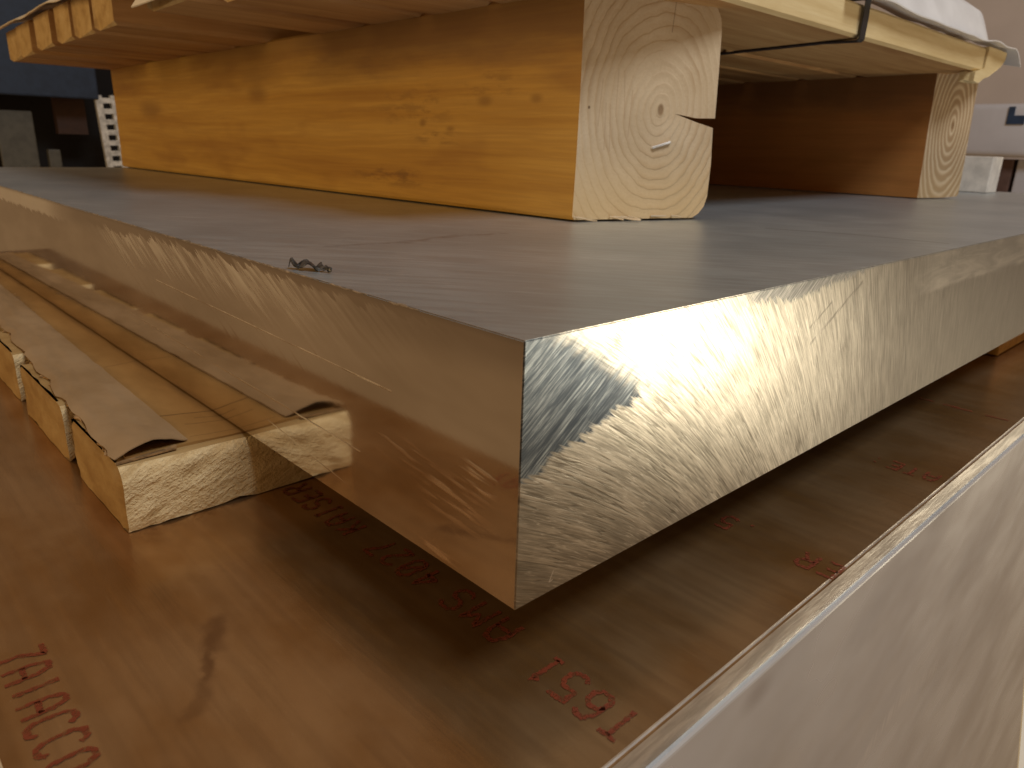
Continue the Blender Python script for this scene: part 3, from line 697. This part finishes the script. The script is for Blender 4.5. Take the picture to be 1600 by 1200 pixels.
# steel strap round the deck
bm = bmesh.new(); W = 0.006
path = [(0.345, 1.0), (0.3475, 0.60), (0.346, 0.30), (0.3455, 0.1875), (0.330, 0.1875), (0.3090, 0.1880), (0.3070, 0.1905)] + [(zb(y) - 0.0012, y) for y in (0.23, 0.30, 0.40, 0.60, 1.0)]
prev = None
for z, y in path:
    sx = 0.645 + 0.09 * (y - 0.19) * (1 if z < 0.32 else 0)
    r = [bm.verts.new((sx - W, y, z)), bm.verts.new((sx + W, y, z))]
    if prev: bm.faces.new((prev[0], prev[1], r[1], r[0]))
    prev = r
so = tag(mk('steel_strap', bm, M['strap']), 'black steel strap wrapped round the front deck board of the skid', 'strap')
md = so.modifiers.new('thickness', 'SOLIDIFY'); md.thickness = 0.0012; md.offset = 0

# white plastic lying on the deck, right
bm = bmesh.new()
def film1(u, v):
    x = 0.60 + u * 0.56; y = 0.178 + v * 0.75
    b = noise.noise(Vector((x * 3, y * 4, 1))); top = 0.352 + 0.12 * math.sin(min(1, v * 3.2) * math.pi / 2) * (0.45 + 0.55 * min(1, u * 1.3)) + 0.006 * b
    if v < 0.06: top = 0.3445 + 0.004 * b + v * 0.12
    over = 2.2 * max(0, x - 1.12) ** 1.5
    return (x, y - 0.003, top - over + 0.005 * noise.noise(Vector((x * 14, v * 9, 4))))
sheet(bm, film1, 70, 40, 0.0012)
tag(mk('plastic_sheet', bm, M['film'], smooth=True), 'white plastic sheet bulging over the front deck board at upper right', 'plastic sheet')
# cream film over the left ends of the deck
bm = bmesh.new()
def film2(u, v):
    y = 0.60 + v * 0.67; x = 0.098 + u * 0.6
    b = noise.noise(Vector((x * 9, y * 7, 3)))
    z = zb(y) + 0.046 + 0.018 * math.sin(min(1, u * 9) * math.pi / 2) + 0.006 * b
    if u < 0.05: z -= 0.010 * (1 - u / 0.05) * (0.6 + 0.6 * abs(noise.noise(Vector((y * 12, 2, 2)))))
    return (x, y, z)
sheet(bm, film2, 40, 50, 0.0012)
tag(mk('plastic_sheet', bm, M['filmw'], smooth=True), 'cream plastic film draped over the far board ends at upper left', 'plastic sheet')
bm = bmesh.new()
def film3(u, v):
    y = 0.520 + v * 0.10; x = 0.096 + u * 0.5
    b = noise.noise(Vector((x * 9, y * 9, 8)))
    z = zb(y) + 0.034 + 0.012 * math.sin(min(1, u * 9) * math.pi / 2) + 0.004 * b
    if u < 0.06: z -= 0.030 * (1 - u / 0.06)
    return (x, y, z)
sheet(bm, film3, 40, 16, 0.0012)
tag(mk('plastic_sheet', bm, M['filmw'], smooth=True), 'cream plastic film hanging over the nearer board end at the top', 'plastic sheet')

# ------------------------------------------------------------------ background left: storage rack
rack = tag(empty('storage_rack', (0.6, 3.0, -0.8)), 'dark storage rack with blue beam and perforated post behind the plates', 'rack')
bm = bmesh.new(); box(bm, (0.30, 3.3, -0.8), (1.6, 3.34, 1.2)); mk('back_panel', bm, M['black'], rack)
bm = bmesh.new(); box(bm, (-0.6, 2.96, 0.303), (0.715, 3.02, 0.62)); bevel_all(bm, 0.006, 2); mk('beam', bm, M['blue'], rack)
bm = bmesh.new()                                                       # perforated post as a ladder of bars
for s in (-1, 1): box(bm, (0.0 + s * 0.026 - 0.011, -0.010, -0.8), (0.0 + s * 0.026 + 0.011, 0.010, 0.32))
for k in range(30):
    z = -0.78 + k * 0.037; box(bm, (-0.0148, -0.0088, z), (0.0148, 0.0088, z + 0.018))
po = mk('perforated_post', bm, M['galv'], rack, world=False); po.location = Vector((0.755, 2.98, 0)) - rack.location; po.rotation_euler.y = math.radians(-2.5)
bm = bmesh.new(); box(bm, (0.40, 3.06, -0.8), (0.515, 3.08, 0.255)); bevel_all(bm, 0.004, 2); mk('grey_panel', bm, M['grey'], rack)
bm = bmesh.new(); box(bm, (0.545, 3.05, -0.8), (0.585, 3.08, 0.125)); bevel_all(bm, 0.004, 2); mk('grey_panel', bm, M['grey'], rack)
bm = bmesh.new(); box(bm, (0.60, 3.10, 0.18), (0.70, 3.14, 0.34)); mk('carton', bm, M['brown'], rack)

# ------------------------------------------------------------------ background right
bm = bmesh.new(); box(bm, (3.9, -1.2, -0.9), (3.95, 2.2, 1.6)); tag(mk('wall_panel', bm, M['wall']), 'hazy grey mauve panel far behind at the right', 'panel')
bn = tag(empty('plastic_bin', (2.6, 0.45, 0.0)), 'cloudy plastic bin with a dark blue mark at the right edge', 'bin')
bm = bmesh.new(); box(bm, (2.55, 0.30, 0.205), (2.85, 0.655, 0.36)); bevel_all(bm, 0.02, 3); mk('body', bm, M['bin'], bn, smooth=True)
bm = bmesh.new(); box(bm, (2.5455, 0.485, 0.300), (2.5490, 0.532, 0.325)); box(bm, (2.5455, 0.515, 0.325), (2.5490, 0.532, 0.350)); mk('printed_mark', bm, M['label'], bn)
bm = bmesh.new(); box(bm, (2.60, 0.50, 0.02), (2.8, 0.72, 0.20)); bevel_all(bm, 0.004, 2); tag(mk('carton', bm, mat_plain('reddish_brown_carton', (0.13, 0.075, 0.06), 0.7)), 'reddish brown carton below the cloudy bin', 'carton')
bm = bmesh.new(); box(bm, (2.60, 0.36, 0.02), (2.8, 0.49, 0.20)); bevel_all(bm, 0.004, 2); tag(mk('crate', bm, M['bin']), 'grey crate beside the reddish brown carton at the right edge', 'crate')
bm = bmesh.new(); box(bm, (1.40, 0.245, 0.1405), (1.46, 0.34, 0.203)); bevel_all(bm, 0.002, 2); tag(mk('foam_block', bm, M['foam']), 'small white block on the thick plate behind the far beam end', 'block')

# white paper in the lower right corner
bm = bmesh.new()
def pap(u, v):
    z = 0.06 - v * 0.12; x = 0.1285 - 0.20 * v + 0.0; 
    cx, cy = 0.1225 - 0.19 * max(0, 0.045 - z) * 1.0, -0.1280 - 0.21 * max(0, 0.045 - z)
    return (cx + u * 0.05 + 0.003 * math.sin(v * 6), cy - u * 0.05 + 0.004 * math.sin(u * 3.1), z + 0.004 * math.sin(u * 4))
sheet(bm, pap, 12, 24, 0.0006)
tag(mk('paper_sheet', bm, M['paper'], smooth=True), 'edge of a white paper sheet in the lower right corner', 'paper')
